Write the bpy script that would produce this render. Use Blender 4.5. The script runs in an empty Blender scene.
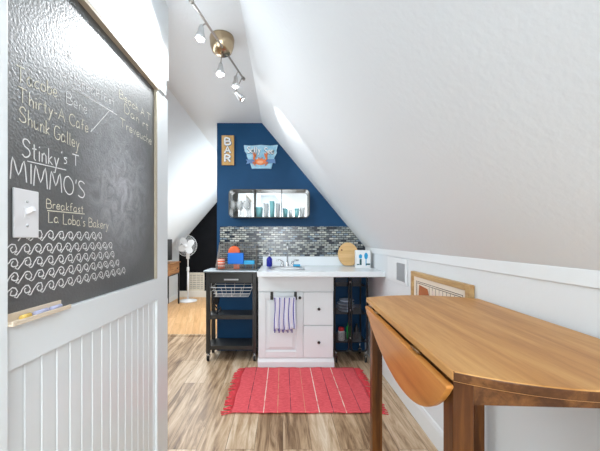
import bpy, bmesh, math, random
from mathutils import Vector, Matrix
random.seed(7)
S = bpy.context.scene
COL = S.collection
PI = math.pi

# ------------------------------------------------------------------ camera, world, lights, exposure
EYE = 1.2
cd = bpy.data.cameras.new('camera'); cam = bpy.data.objects.new('camera', cd); COL.objects.link(cam)
cam.location = (0, 0, EYE); cam.rotation_euler = (PI/2, 0, 0)
cd.sensor_width = 36; cd.lens = 18; cd.shift_x = 17/600; cd.shift_y = 13.5/600; cd.clip_start = .02
S.camera = cam
S.view_settings.view_transform = 'Standard'; S.view_settings.look = 'None'
S.view_settings.exposure = 0.52; S.view_settings.gamma = 1.0; S.view_settings.use_curve_mapping = False
w = bpy.data.worlds.new('world'); S.world = w; w.use_nodes = True
w.node_tree.nodes['Background'].inputs[0].default_value = (.75, .87, 1, 1)
w.node_tree.nodes['Background'].inputs[1].default_value = 2.0

def area(name, loc, rot, sx, sy, power, col=(1, 1, 1)):
    l = bpy.data.lights.new(name, 'AREA'); l.shape = 'RECTANGLE'; l.size = sx; l.size_y = sy; l.energy = power; l.color = col
    o = bpy.data.objects.new(name, l); COL.objects.link(o); o.location = loc; o.rotation_euler = rot; return o
area('fill_rear', (-.12, -2.13, 1.3), (PI/2, 0, 0), .74, .9, 25, (.93, .972, 1))  # added fill lamp behind the camera, set at an unseen window
area('fill_slope_right', (.24, -.9, 1.86), (0, math.radians(50.2), 0),   .5, 1.1, 13, (.93, .972, 1))  # added fill lamp under the right slope; no skylight is built there
area('fill_hall', (-1.42, 2.1, 1.87), (0, -math.radians(49.3), 0), .6, 1.8, 16, (.93, .972, 1))  # added lamp under the left slope to brighten the hall side
area('fill_hall_far', (-1.42, 4.7, 1.87), (0, -math.radians(49.3), 0), .6, 1.4, 30, (.93, .972, 1))  # added lamp brightening the far hall, no opening modelled for it

def P(px, py, Y):                       # pixel of the photograph at distance Y -> world point
    return Vector(((px-283)*Y/300, Y, EYE-(py-239)*Y/300))

# ------------------------------------------------------------------ materials
def mat(name, col, rough=.5, metal=0., **k):
    m = bpy.data.materials.new(name); m.use_nodes = True
    b = m.node_tree.nodes['Principled BSDF']
    b.inputs['Base Color'].default_value = (*col, 1); b.inputs['Roughness'].default_value = rough; b.inputs['Metallic'].default_value = metal
    for kk, v in k.items(): b.inputs[kk.replace('_', ' ')].default_value = v
    m.diffuse_color = (*col, 1)
    return m
def N(m, t, **inp):
    n = m.node_tree.nodes.new(t)
    for k, v in inp.items():
        if k in n.inputs: n.inputs[k].default_value = v
    return n
def L(m, a, b): m.node_tree.links.new(a, b)
def BS(m): return m.node_tree.nodes['Principled BSDF']
def bump(m, scale, strength, dist=.002, detail=2, stretch=None):
    tc = N(m, 'ShaderNodeTexCoord'); mp = N(m, 'ShaderNodeMapping'); L(m, tc.outputs['Object'], mp.inputs[0])
    if stretch: mp.inputs['Scale'].default_value = stretch
    no = N(m, 'ShaderNodeTexNoise', Scale=scale, Detail=detail); L(m, mp.outputs[0], no.inputs['Vector'])
    bu = N(m, 'ShaderNodeBump', Strength=strength, Distance=dist); L(m, no.outputs[0], bu.inputs['Height']); L(m, bu.outputs[0], BS(m).inputs['Normal'])
    return m
def ramp(m, stops, interp='LINEAR'):
    r = N(m, 'ShaderNodeValToRGB'); cr = r.color_ramp; cr.interpolation = interp
    while len(cr.elements) < len(stops): cr.elements.new(.5)
    for e, (p, c) in zip(cr.elements, stops): e.position = p; e.color = (*c, 1)
    return r
def noisy(name, c1, c2, scale=8, rough=.5, stretch=(1, 1, 1), detail=4, metal=0, bstr=0, lo=.35, hi=.65):
    m = mat(name, c1, rough, metal)
    tc = N(m, 'ShaderNodeTexCoord'); mp = N(m, 'ShaderNodeMapping'); L(m, tc.outputs['Object'], mp.inputs[0]); mp.inputs['Scale'].default_value = stretch
    no = N(m, 'ShaderNodeTexNoise', Scale=scale, Detail=detail, Roughness=.6); L(m, mp.outputs[0], no.inputs['Vector'])
    r = ramp(m, [(lo, c1), (hi, c2)]); L(m, no.outputs[0], r.inputs[0]); L(m, r.outputs[0], BS(m).inputs['Base Color'])
    if bstr:
        bu = N(m, 'ShaderNodeBump', Strength=bstr, Distance=.001); L(m, no.outputs[0], bu.inputs['Height']); L(m, bu.outputs[0], BS(m).inputs['Normal'])
    return m
def wood(name, dark, mid, light, axis='y', scale=1., rough=.35, bstr=.1):
    m = mat(name, mid, rough)
    st = {'x': (1.2, 14, 14), 'y': (14, 1.2, 14), 'z': (14, 14, 1.2)}[axis]
    tc = N(m, 'ShaderNodeTexCoord'); mp = N(m, 'ShaderNodeMapping'); L(m, tc.outputs['Object'], mp.inputs[0]); mp.inputs['Scale'].default_value = [s*scale for s in st]
    n1 = N(m, 'ShaderNodeTexNoise', Scale=1.0, Detail=6, Roughness=.62, Distortion=.6); L(m, mp.outputs[0], n1.inputs['Vector'])
    n2 = N(m, 'ShaderNodeTexNoise', Scale=5.0, Detail=5, Roughness=.7); L(m, mp.outputs[0], n2.inputs['Vector'])
    mx = N(m, 'ShaderNodeMath'); mx.operation = 'MULTIPLY_ADD'; mx.inputs[1].default_value = .35
    L(m, n2.outputs[0], mx.inputs[0]); L(m, n1.outputs[0], mx.inputs[2])
    r = ramp(m, [(.45, dark), (.66, mid), (.86, light)]); L(m, mx.outputs[0], r.inputs[0]); L(m, r.outputs[0], BS(m).inputs['Base Color'])
    bu = N(m, 'ShaderNodeBump', Strength=bstr, Distance=.001); L(m, n2.outputs[0], bu.inputs['Height']); L(m, bu.outputs[0], BS(m).inputs['Normal'])
    return m
def planks(name, stops, width, length, grain_dark, rough=.4, rot=0, gl=.5):
    m = mat(name, stops[0][1], rough)
    tc = N(m, 'ShaderNodeTexCoord'); mp = N(m, 'ShaderNodeMapping'); L(m, tc.outputs['Object'], mp.inputs[0]); mp.inputs['Rotation'].default_value = (0, 0, PI/2+rot)
    br = N(m, 'ShaderNodeTexBrick'); br.offset = .37; br.inputs['Color1'].default_value = (0, 0, 0, 1); br.inputs['Color2'].default_value = (1, 1, 1, 1)
    br.inputs['Scale'].default_value = 1; br.inputs['Mortar Size'].default_value = .0012; br.inputs['Mortar Smooth'].default_value = .1; br.inputs['Bias'].default_value = 0
    br.inputs['Brick Width'].default_value = length; br.inputs['Row Height'].default_value = width; br.inputs['Mortar'].default_value = (.5, .5, .5, 1)
    L(m, mp.outputs[0], br.inputs['Vector'])
    # grain, shifted from plank to plank
    mp2 = N(m, 'ShaderNodeMapping'); mp2.inputs['Scale'].default_value = (1.8, 18, 1); L(m, mp.outputs[0], mp2.inputs[0])
    ad = N(m, 'ShaderNodeVectorMath'); ad.operation = 'MULTIPLY_ADD'; ad.inputs[1].default_value = (37, 11, 5); L(m, br.outputs['Color'], ad.inputs[0]); L(m, mp2.outputs[0], ad.inputs[2])
    n1 = N(m, 'ShaderNodeTexNoise', Scale=1.3, Detail=7, Roughness=.68, Distortion=.8); L(m, ad.outputs[0], n1.inputs['Vector'])
    r1 = ramp(m, stops); 
    sc = N(m, 'ShaderNodeMath'); sc.operation = 'MULTIPLY_ADD'; sc.inputs[1].default_value = gl; L(m, br.outputs['Color'], sc.inputs[0])
    s2 = N(m, 'ShaderNodeMath'); s2.operation = 'MULTIPLY_ADD'; s2.inputs[1].default_value = 1.9; s2.inputs[2].default_value = -.47-gl/2; L(m, n1.outputs[0], s2.inputs[0]); L(m, s2.outputs[0], sc.inputs[2])
    L(m, sc.outputs[0], r1.inputs[0])
    mx = N(m, 'ShaderNodeMix'); mx.data_type = 'RGBA'; L(m, br.outputs['Fac'], mx.inputs[0]); L(m, r1.outputs[0], mx.inputs[6]); mx.inputs[7].default_value = (*grain_dark, 1)
    L(m, mx.outputs[2], BS(m).inputs['Base Color'])
    bu = N(m, 'ShaderNodeBump', Strength=.25, Distance=.001); L(m, n1.outputs[0], bu.inputs['Height']); L(m, bu.outputs[0], BS(m).inputs['Normal'])
    return m

M = {}
M['wall'] = bump(mat('white_wall_paint', (.79, .83, .855), .55), 60, .25, .002)
M['slope'] = bump(mat('textured_white_ceiling_paint', (.78, .82, .85), .6), 45, .5, .003, 3)
M['trim'] = mat('white_trim_gloss', (.84, .88, .90), .3)
M['trimdim'] = mat('cream_trim', (.8, .77, .7), .4)
M['tan'] = mat('raw_board_edge', (.5, .44, .34), .6)
M['blue'] = noisy('deep_blue_wall_paint', (.004, .052, .135), (.006, .060, .155), 3, .55, bstr=0); BS(M['blue']).inputs['Specular IOR Level'].default_value = .25
M['black_wall'] = noisy('black_wall_paint', (.003, .0035, .005), (.005, .0055, .0075), 4, .8); BS(M['black_wall']).inputs['Specular IOR Level'].default_value = .15
M['floor'] = planks('rustic_plank_floor', [(0, (.11, .055, .025)), (.22, (.24, .14, .07)), (.46, (.49, .33, .195)), (.70, (.66, .50, .34)), (1, (.82, .71, .57))], .165, 1.25, (.12, .075, .04), .42, 0, .36)
M['hallfloor'] = planks('light_orange_plank_floor', [(0, (.52, .27, .10)), (.4, (.66, .38, .17)), (1, (.80, .52, .27))], .09, .9, (.38, .2, .09), .4, -.25, .35)
M['tabletop'] = wood('honey_table_top', (.40, .17, .045), (.56, .27, .085), (.70, .39, .145), 'y', .8, .40)
M['leaf'] = wood('orange_leaf_wood', (.36, .115, .018), (.52, .195, .036), (.64, .28, .07), 'y', .8, .3)
M['legwood'] = wood('brown_leg_wood', (.035, .012, .004), (.095, .032, .008), (.20, .075, .017), 'z', .9, .35)
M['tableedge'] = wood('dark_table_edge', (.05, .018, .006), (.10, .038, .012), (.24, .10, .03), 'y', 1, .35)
for k_ in ('tabletop', 'leaf', 'legwood', 'tableedge'): BS(M[k_]).inputs['Specular IOR Level'].default_value = .22
M['chalk'] = mat('white_chalk', (.88, .88, .88), .95)
M['chalkwarm'] = mat('cream_chalk', (.88, .83, .68), .95)
M['whiteplastic'] = mat('white_plastic', (.82, .82, .84), .3)
M['white_lam'] = mat('white_laminate', (.83, .88, .91), .22)
M['cab'] = mat('white_cabinet_paint', (.80, .86, .88), .3)
M['cartblack'] = mat('charcoal_cart_paint', (.028, .028, .026), .35)
M['carttop'] = noisy('pale_steel_top', (.50, .60, .66), (.62, .70, .74), 5, .25, (1, 10, 1), metal=.35)
M['chrome'] = mat('chrome', (.55, .56, .58), .15, 1)
M['steel'] = mat('brushed_steel', (.62, .63, .64), .28, 1)
M['nickel'] = mat('brushed_nickel', (.46, .36, .24), .25, 1); M['darksteel'] = mat('dark_steel', (.045, .05, .045), .5, .0)
M['rail'] = mat('satin_nickel_rail', (.42, .40, .38), .3, 1)
M['blackmetal'] = mat('black_metal', (.012, .012, .013), .35, .3)
M['darkbronze'] = mat('dark_bronze', (.02, .018, .016), .4, .1)
M['whitewire'] = mat('white_coated_wire', (.8, .82, .84), .3)
M['copperwire'] = mat('grey_bronze_wire', (.30, .27, .24), .35, .7)
M['rubber'] = mat('black_rubber', (.01, .01, .01), .7)
M['orange'] = mat('orange_plastic', (.80, .13, .03), .4)
M['bluebox'] = mat('blue_plastic', (.0, .17, .68), .4)
M['cyan'] = mat('cyan_plastic', (.02, .40, .72), .4)
M['soap'] = mat('blue_soap', (.01, .02, .42), .1, Transmission_Weight=.3)
M['clear'] = mat('clear_glass', (.90, .95, .96), .05, Alpha=.28)
M['tealglass'] = mat('teal_glass', (.35, .82, .88), .08, Alpha=.55)
M['mirror'] = mat('mirror_silver', (.92, .94, .94), .02, 1)
M['boardwood'] = wood('pale_cutting_board_wood', (.55, .32, .12), (.72, .46, .2), (.8, .56, .29), 'x', 2.2, .45)
M['knot'] = mat('dark_knot', (.25, .09, .03), .6)
M['paper'] = mat('white_card', (.85, .87, .88), .6)
M['printblue'] = mat('blue_print', (.02, .35, .65), .6)
M['printdark'] = mat('dark_teal_print', (.02, .10, .11), .6)
M['plate'] = mat('blue_white_ceramic', (.55, .65, .80), .2)
M['redlid'] = mat('red_lid', (.45, .02, .03), .4)
M['green'] = mat('green_plastic', (.01, .30, .06), .4)
M['ochre'] = wood('sign_wood', (.38, .19, .05), (.55, .32, .10), (.66, .42, .18), 'z', 2.5, .6)
M['signblue'] = noisy('pale_blue_sign_paint', (.22, .50, .70), (.45, .68, .80), 20, .5)
M['signribbon'] = mat('slate_blue_ribbon', (.13, .26, .50), .5)
M['signdark'] = mat('navy_sign_paint', (.03, .10, .2), .5)
M['crab'] = mat('crab_orange', (.80, .22, .07), .5)
M['crablight'] = mat('crab_belly_peach', (.88, .45, .25), .5)
M['framewood'] = wood('gold_oak_frame', (.38, .20, .07), (.52, .32, .13), (.64, .43, .2), 'y', 2, .4)
M['mat'] = mat('cream_print_paper', (.80, .70, .58), .7)
M['printpink'] = mat('pale_pink_print', (.80, .66, .60), .7)
M['printrust'] = mat('rust_brown_print', (.42, .13, .04), .7)
M['printline'] = mat('dark_brown_print_line', (.07, .03, .02), .7)
M['fanwhite'] = mat('white_fan_plastic', (.82, .83, .84), .35)
M['deskwood'] = wood('rustic_drawer_wood', (.16, .06, .02), (.32, .15, .06), (.45, .24, .10), 'y', 2, .5)
M['ventcream'] = mat('cream_vent_paint', (.74, .70, .60), .45)
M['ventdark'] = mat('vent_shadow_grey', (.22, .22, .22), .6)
M['greygrille'] = mat('grey_grille', (.36, .38, .41), .5); M['shadegrille'] = mat('shaded_grille', (.07, .075, .085), .4); M['palegrille'] = mat('pale_grille', (.60, .62, .64), .5)  # the dark grille has the rolling cart's shade put into its colour
M['ledge'] = mat('pale_wood_tray', (.78, .66, .52), .5)
M['yellowchalk'] = mat('yellow_chalk', (.80, .55, .15), .9)
M['bluechalk'] = mat('lavender_chalk', (.50, .52, .72), .9)
bulb = mat('lit_bulb', (1, 1, 1), .4, Emission_Strength=30.0); BS(bulb).inputs['Emission Color'].default_value = (1, .97, .9, 1); M['bulb'] = bulb

# chalkboard: near-black paint, dust, one big smudge with its own shape, roller texture
def chalkboard_mat():
    m = mat('chalkboard_paint', (.03, .033, .033), .50, Specular_IOR_Level=1.0, IOR=1.9)
    tc = N(m, 'ShaderNodeTexCoord')
    mp = N(m, 'ShaderNodeMapping'); L(m, tc.outputs['Object'], mp.inputs[0]); mp.inputs['Location'].default_value = (0, -.09*3.4, -.39*2.9); mp.inputs['Scale'].default_value = (0.01, 3.4, 2.9)
    gr = N(m, 'ShaderNodeTexGradient'); gr.gradient_type = 'SPHERICAL'; L(m, mp.outputs[0], gr.inputs[0])
    no = N(m, 'ShaderNodeTexNoise', Scale=14., Detail=8, Roughness=.75, Distortion=1.2); L(m, tc.outputs['Object'], no.inputs['Vector'])
    r = ramp(m, [(.30, (.25, .25, .25)), (.68, (1.3, 1.3, 1.3))]); L(m, no.outputs[0], r.inputs[0])
    mu = N(m, 'ShaderNodeMath'); mu.operation = 'MULTIPLY'; L(m, gr.outputs[0], mu.inputs[0]); L(m, r.outputs[0], mu.inputs[1])
    n2 = N(m, 'ShaderNodeTexNoise', Scale=3., Detail=5, Roughness=.6); L(m, tc.outputs['Object'], n2.inputs['Vector'])
    r2 = ramp(m, [(.4, (0, 0, 0)), (.8, (.12, .12, .12))]); L(m, n2.outputs[0], r2.inputs[0])
    ad = N(m, 'ShaderNodeMath'); ad.operation = 'ADD'; ad.use_clamp = True; L(m, mu.outputs[0], ad.inputs[0]); L(m, r2.outputs[0], ad.inputs[1])
    mx = N(m, 'ShaderNodeMix'); mx.data_type = 'RGBA'; L(m, ad.outputs[0], mx.inputs[0]); mx.inputs[6].default_value = (.012, .015, .014, 1); mx.inputs[7].default_value = (.46, .47, .50, 1)
    L(m, mx.outputs[2], BS(m).inputs['Base Color'])
    n3 = N(m, 'ShaderNodeTexNoise', Scale=140., Detail=2); L(m, tc.outputs['Object'], n3.inputs['Vector'])
    bu = N(m, 'ShaderNodeBump', Strength=.8, Distance=.0018); L(m, n3.outputs[0], bu.inputs['Height']); L(m, bu.outputs[0], BS(m).inputs['Normal'])
    return m
M['board'] = chalkboard_mat()

def mosaic_mat():
    m = mat('mosaic_tile', (.4, .42, .42), .2)
    tc = N(m, 'ShaderNodeTexCoord'); mp = N(m, 'ShaderNodeMapping'); L(m, tc.outputs['Object'], mp.inputs[0]); mp.inputs['Rotation'].default_value = (PI/2, 0, 0)
    br = N(m, 'ShaderNodeTexBrick'); br.offset = .5; br.squash = 1
    br.inputs['Color1'].default_value = (0, 0, 0, 1); br.inputs['Color2'].default_value = (1, 1, 1, 1); br.inputs['Scale'].default_value = 1
    br.inputs['Mortar Size'].default_value = .0034; br.inputs['Brick Width'].default_value = .052; br.inputs['Row Height'].default_value = .0225; br.inputs['Bias'].default_value = 0
    L(m, mp.outputs[0], br.inputs['Vector'])
    r = ramp(m, [(0, (.02, .03, .045)), (.14, (.10, .12, .13)), (.26, (.24, .27, .27)), (.48, (.36, .38, .34)), (.62, (.20, .27, .33)), (.76, (.42, .45, .43)), (.88, (.55, .56, .51))], 'CONSTANT')
    L(m, br.outputs['Color'], r.inputs[0])
    mx = N(m, 'ShaderNodeMix'); mx.data_type = 'RGBA'; L(m, br.outputs['Fac'], mx.inputs[0]); L(m, r.outputs[0], mx.inputs[6]); mx.inputs[7].default_value = (.022, .026, .03, 1)
    L(m, mx.outputs[2], BS(m).inputs['Base Color'])
    bu = N(m, 'ShaderNodeBump', Strength=.4, Distance=.001); bu.invert = True; L(m, br.outputs['Fac'], bu.inputs['Height']); L(m, bu.outputs[0], BS(m).inputs['Normal'])
    return m
M['mosaic'] = mosaic_mat()

def rug_mat():
    m = mat('red_woven_cotton', (.75, .07, .09), .9)
    tc = N(m, 'ShaderNodeTexCoord'); sp = N(m, 'ShaderNodeSeparateXYZ'); L(m, tc.outputs['Object'], sp.inputs[0])
    # woven-in thin coloured threads running across the rug (positions in metres from the rug's middle)
    no = N(m, 'ShaderNodeTexNoise', Scale=90, Detail=3, Roughness=.7); mp = N(m, 'ShaderNodeMapping'); mp.inputs['Scale'].default_value = (.35, 1.4, 1); L(m, tc.outputs['Object'], mp.inputs[0]); L(m, mp.outputs[0], no.inputs['Vector'])
    base = ramp(m, [(.3, (.66, .06, .08)), (.7, (.88, .14, .16))]); L(m, no.outputs[0], base.inputs[0])
    dash = N(m, 'ShaderNodeTexNoise', Scale=14, Detail=2); L(m, tc.outputs['Object'], dash.inputs['Vector'])
    cur = base.outputs[0]
    for x0, c, wd in [(-.415, (.16, .02, .03), .0035), (-.306, (.85, .78, .66), .004), (-.209, (.72, .40, .22), .003), (-.117, (.16, .03, .05), .0035), (-.018, (.75, .32, .2), .003),
                      (.078, (.86, .80, .68), .004), (.176, (.14, .02, .04), .0035), (.264, (.84, .76, .6), .0038), (.367, (.2, .03, .05), .003)]:
        s = N(m, 'ShaderNodeMath'); s.operation = 'SUBTRACT'; L(m, sp.outputs[0], s.inputs[0]); s.inputs[1].default_value = x0
        a = N(m, 'ShaderNodeMath'); a.operation = 'ABSOLUTE'; L(m, s.outputs[0], a.inputs[0])
        l = N(m, 'ShaderNodeMath'); l.operation = 'LESS_THAN'; L(m, a.outputs[0], l.inputs[0]); l.inputs[1].default_value = wd*.72
        q = N(m, 'ShaderNodeMath'); q.operation = 'MULTIPLY'; L(m, l.outputs[0], q.inputs[0])
        dr = ramp(m, [(.38, (.35, .35, .35)), (.5, (1, 1, 1))]); L(m, dash.outputs[0], dr.inputs[0]); L(m, dr.outputs[0], q.inputs[1])
        mx = N(m, 'ShaderNodeMix'); mx.data_type = 'RGBA'; L(m, q.outputs[0], mx.inputs[0]); L(m, cur, mx.inputs[6]); mx.inputs[7].default_value = (*c, 1); cur = mx.outputs[2]
    L(m, cur, BS(m).inputs['Base Color'])
    bu = N(m, 'ShaderNodeBump', Strength=.8, Distance=.003); L(m, no.outputs[0], bu.inputs['Height']); L(m, bu.outputs[0], BS(m).inputs['Normal'])
    return m
M['rug'] = rug_mat()
M['fringe'] = mat('red_fringe_yarn', (.80, .07, .09), .9)

def towel_mat():
    m = mat('striped_cotton', (.8, .82, .86), .9)
    tc = N(m, 'ShaderNodeTexCoord'); sp = N(m, 'ShaderNodeSeparateXYZ'); L(m, tc.outputs['UV'], sp.inputs[0])
    mu = N(m, 'ShaderNodeMath'); mu.operation = 'MULTIPLY_ADD'; mu.inputs[1].default_value = 4.6; mu.inputs[2].default_value = .25; L(m, sp.outputs[0], mu.inputs[0])
    fr = N(m, 'ShaderNodeMath'); fr.operation = 'FRACT'; L(m, mu.outputs[0], fr.inputs[0])
    r = ramp(m, [(0, (.78, .80, .88)), (.32, (.05, .05, .34)), (.56, (.78, .80, .88)), (.76, (.40, .42, .72)), (.82, (.78, .80, .88))], 'CONSTANT'); L(m, fr.outputs[0], r.inputs[0]); L(m, r.outputs[0], BS(m).inputs['Base Color'])
    return m
M['towel'] = towel_mat()
M['towelblue'] = mat('indigo_fringe', (.07, .07, .36), .9)

# ------------------------------------------------------------------ mesh builder
class B:
    def __init__(s): s.bm = bmesh.new()
    def box(s, x0, x1, y0, y1, z0, z1):
        vs = [s.bm.verts.new((x, y, z)) for x in (x0, x1) for y in (y0, y1) for z in (z0, z1)]
        for f in ((0, 1, 3, 2), (4, 6, 7, 5), (0, 4, 5, 1), (2, 3, 7, 6), (0, 2, 6, 4), (1, 5, 7, 3)): s.bm.faces.new([vs[i] for i in f])
        return s
    def obox(s, c, ax, ay, az):            # box from a centre and three half-axis vectors
        c, ax, ay, az = map(Vector, (c, ax, ay, az))
        vs = [s.bm.verts.new(c+i*ax+j*ay+k*az) for i in (-1, 1) for j in (-1, 1) for k in (-1, 1)]
        for f in ((0, 1, 3, 2), (4, 6, 7, 5), (0, 4, 5, 1), (2, 3, 7, 6), (0, 2, 6, 4), (1, 5, 7, 3)): s.bm.faces.new([vs[i] for i in f])
        return s
    def prism(s, pts, d):                  # closed outline of 3-D points pushed along vector d
        d = Vector(d); a = [s.bm.verts.new(p) for p in pts]; b = [s.bm.verts.new(Vector(p)+d) for p in pts]; n = len(a)
        s.bm.faces.new(a); s.bm.faces.new(b[::-1])
        for i in range(n): s.bm.faces.new((a[i], b[i], b[(i+1) % n], a[(i+1) % n]))
        return s
    def tube(s, pts, r, n=8, closed=False, caps=True):
        pts = [Vector(p) for p in pts]; m = len(pts); rings = []
        rs = r if isinstance(r, (list, tuple)) else [r]*m
        up = None
        for i, p in enumerate(pts):
            if closed: t = (pts[(i+1) % m]-pts[i-1])
            else: t = pts[min(i+1, m-1)]-pts[max(i-1, 0)]
            t.normalize()
            if up is None: up = Vector((0, 0, 1)) if abs(t.z) < .9 else Vector((0, 1, 0))
            a = t.cross(up)
            if a.length < 1e-4: a = t.cross(Vector((1, 0, 0)))
            a.normalize(); b = a.cross(t).normalized(); up = b
            rings.append([s.bm.verts.new(p+rs[i]*(math.cos(2*PI*k/n)*a+math.sin(2*PI*k/n)*b)) for k in range(n)])
        for i in range(m if closed else m-1):
            A, C = rings[i], rings[(i+1) % m]
            for k in range(n):
                f = s.bm.faces.new((A[k], A[(k+1) % n], C[(k+1) % n], C[k])); f.smooth = True
        if caps and not closed: s.bm.faces.new(rings[0][::-1]); s.bm.faces.new(rings[-1])
        return s
    def lathe(s, prof, c=(0, 0, 0), n=24, axis='z', rot=None):   # prof: (radius, height)
        c = Vector(c); rings = []
        for r, h in prof:
            ring = []
            for k in range(n):
                a = 2*PI*k/n; x, y, z = r*math.cos(a), r*math.sin(a), h
                v = {'z': Vector((x, y, z)), 'y': Vector((x, z, y)), 'x': Vector((z, x, y))}[axis]
                if rot: v = rot @ v
                ring.append(s.bm.verts.new(c+v))
            rings.append(ring)
        for A, C in zip(rings, rings[1:]):
            for k in range(n):
                f = s.bm.faces.new((A[k], A[(k+1) % n], C[(k+1) % n], C[k])); f.smooth = True
        if prof[0][0] > 1e-5: s.bm.faces.new(rings[0][::-1])
        if prof[-1][0] > 1e-5: s.bm.faces.new(rings[-1])
        return s
    def ribbon(s, pts, wd, nrm, lift=0):   # flat stroke of width wd lying in the plane with normal nrm
        nrm = Vector(nrm); pts = [Vector(p)+nrm*lift for p in pts]
        prev = None
        for i, p in enumerate(pts):
            t = (pts[min(i+1, len(pts)-1)]-pts[max(i-1, 0)]).normalized(); a = t.cross(nrm)*wd/2
            cur = (s.bm.verts.new(p+a), s.bm.verts.new(p-a))
            if prev: s.bm.faces.new((prev[0], prev[1], cur[1], cur[0]))
            prev = cur
        return s
    def build(s, name, m, parent=None, bevel=0, seg=2, smooth=False, fix=True):
        if fix: 
            bmesh.ops.remove_doubles(s.bm, verts=s.bm.verts, dist=1e-6) if smooth else None
            bmesh.ops.recalc_face_normals(s.bm, faces=s.bm.faces)
        if parent is not None:
            inv = Vector(LOC[parent.name]); bmesh.ops.translate(s.bm, verts=s.bm.verts, vec=-inv)
        me = bpy.data.meshes.new(name); s.bm.to_mesh(me); s.bm.free()
        if smooth:
            for p in me.polygons: p.use_smooth = True
        o = bpy.data.objects.new(name, me); COL.objects.link(o); me.materials.append(M[m] if isinstance(m, str) else m)
        if parent is not None:
            o.parent = parent if parent.type == 'EMPTY' or True else None
            LOC[o.name] = LOC[parent.name]
        else: LOC[o.name] = (0, 0, 0)
        if bevel:
            b = o.modifiers.new('bevel', 'BEVEL'); b.width = bevel; b.segments = seg; b.limit_method = 'ANGLE'; b.angle_limit = math.radians(50)
        return o
LOC = {}
def box(*a): return B().box(*a)
def thing(name, label, cat, loc=(0, 0, 0), group=None):
    o = bpy.data.objects.new(name, None); COL.objects.link(o); o.location = loc; o.empty_display_size = .05
    LOC[o.name] = tuple(loc); o['label'] = label; o['category'] = cat
    if group: o['group'] = group
    return o
def tag(o, label, cat, group=None, kind=None):
    if label: o['label'] = label
    if cat: o['category'] = cat
    if group: o['group'] = group
    if kind: o['kind'] = kind
    return o
def recentre(o):                        # put a one-mesh thing's origin at its base
    me = o.data; xs = [v.co for v in me.vertices]
    c = Vector(((min(v.x for v in xs)+max(v.x for v in xs))/2, (min(v.y for v in xs)+max(v.y for v in xs))/2, min(v.z for v in xs)))
    me.transform(Matrix.Translation(-c)); o.location = c; LOC[o.name] = tuple(c); return o
def struct(name, b, m, bevel=0):
    o = b.build(name, m, None, bevel); o['kind'] = 'structure'; return o
def solo(name, b, m, label, cat, group=None, bevel=0, smooth=False):
    o = recentre(b.build(name, m, None, bevel, smooth=smooth)); return tag(o, label, cat, group)
def dup(root, loc, label=None):
    r = root.copy(); COL.objects.link(r); r.location = loc
    if label: r['label'] = label
    for ch in list(root.children):
        c = ch.copy(); COL.objects.link(c); c.parent = r
        for g in ch.children:
            d = g.copy(); COL.objects.link(d); d.parent = c
    return r

# ------------------------------------------------------------------ the setting
WL, WR, YB, Y0 = -.625, .893, 3.226, -2.2
HC = 2.447
XS, XK, ZK = -.226, .883, 1.112          # right slope: from (XS, HC) down to (XK, ZK)
XLs, XLk, ZLk = -.95, -2.15, 1.05        # left slope
struct('floor', box(-2.25, 1.0, Y0, 3.72, -.06, 0), 'floor')
struct('floor_hall', box(-2.25, -.6, 3.74, 6.3, -.06, .001), 'hallfloor')
struct('trim_threshold', box(-2.15, -.71, 3.70, 3.76, -.02, .008), 'floor')
struct('ceiling', B().prism([(XLs-.02, Y0, HC), (XS+.02, Y0, HC), (XS+.02, Y0, HC+.08), (XLs-.02, Y0, HC+.08)], (0, 8.5, 0)), 'slope')
sl = Vector((XK-XS, 0, ZK-HC)).normalized(); ex = sl*.12; nr = Vector((-sl.z, 0, sl.x)); nr = nr if nr.z > 0 else -nr
a = Vector((XS, Y0, HC))-sl*.0; b2 = Vector((XK, Y0, ZK))+ex
def slab(p, q, n, y0, y1): 
    p, q = Vector((p.x, y0, p.z)), Vector((q.x, y0, q.z)); return B().prism([p, q, q+n*.08, p+n*.08], (0, y1-y0, 0))
struct('ceiling_slope_right', slab(a, b2, nr, Y0, YB+.1), 'slope')
sl2 = Vector((XLk-XLs, 0, ZLk-HC)).normalized(); n2 = Vector((sl2.z, 0, -sl2.x)); n2 = n2 if n2.z > 0 else -n2
struct('ceiling_slope_left', slab(Vector((XLs, 0, HC)), Vector((XLk, 0, ZLk))+sl2*.1, n2, Y0, 6.3), 'slope')
struct('wall_right', box(WR, WR+.1, Y0, YB+.1, 0, 1.08), 'wall')
struct('trim_knee_wall_cap', box(XK-.001, WR+.06, Y0, YB, 1.06, ZK), 'trim', .003)
struct('baseboard_right', B().prism([(WR, Y0, 0), (XK-.003, Y0, 0), (XK-.003, Y0, .10), (XK+.003, Y0, .125), (WR, Y0, .13)], (0, YB-Y0, 0)), 'trim')
struct('wall_far_left', box(XLk-.1, XLk, Y0, 6.3, 0, ZLk+.03), 'wall')
struct('baseboard_far_left', box(XLk, XLk+.02, Y0, 6.2, 0, .10), 'trim', .003)
struct('wall_hall_end', B().prism([(XLk-.1, 6.2, 0), (-.6, 6.2, 0), (-.6, 6.2, 2.5), (XLs, 6.2, 2.5), (XLk-.1, 6.2, ZLk+.0)], (0, .1, 0)), 'black_wall')
struct('baseboard_hall_end', box(XLk, -.71, 6.17, 6.2, 0, .13), 'trimdim', .003)
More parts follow.
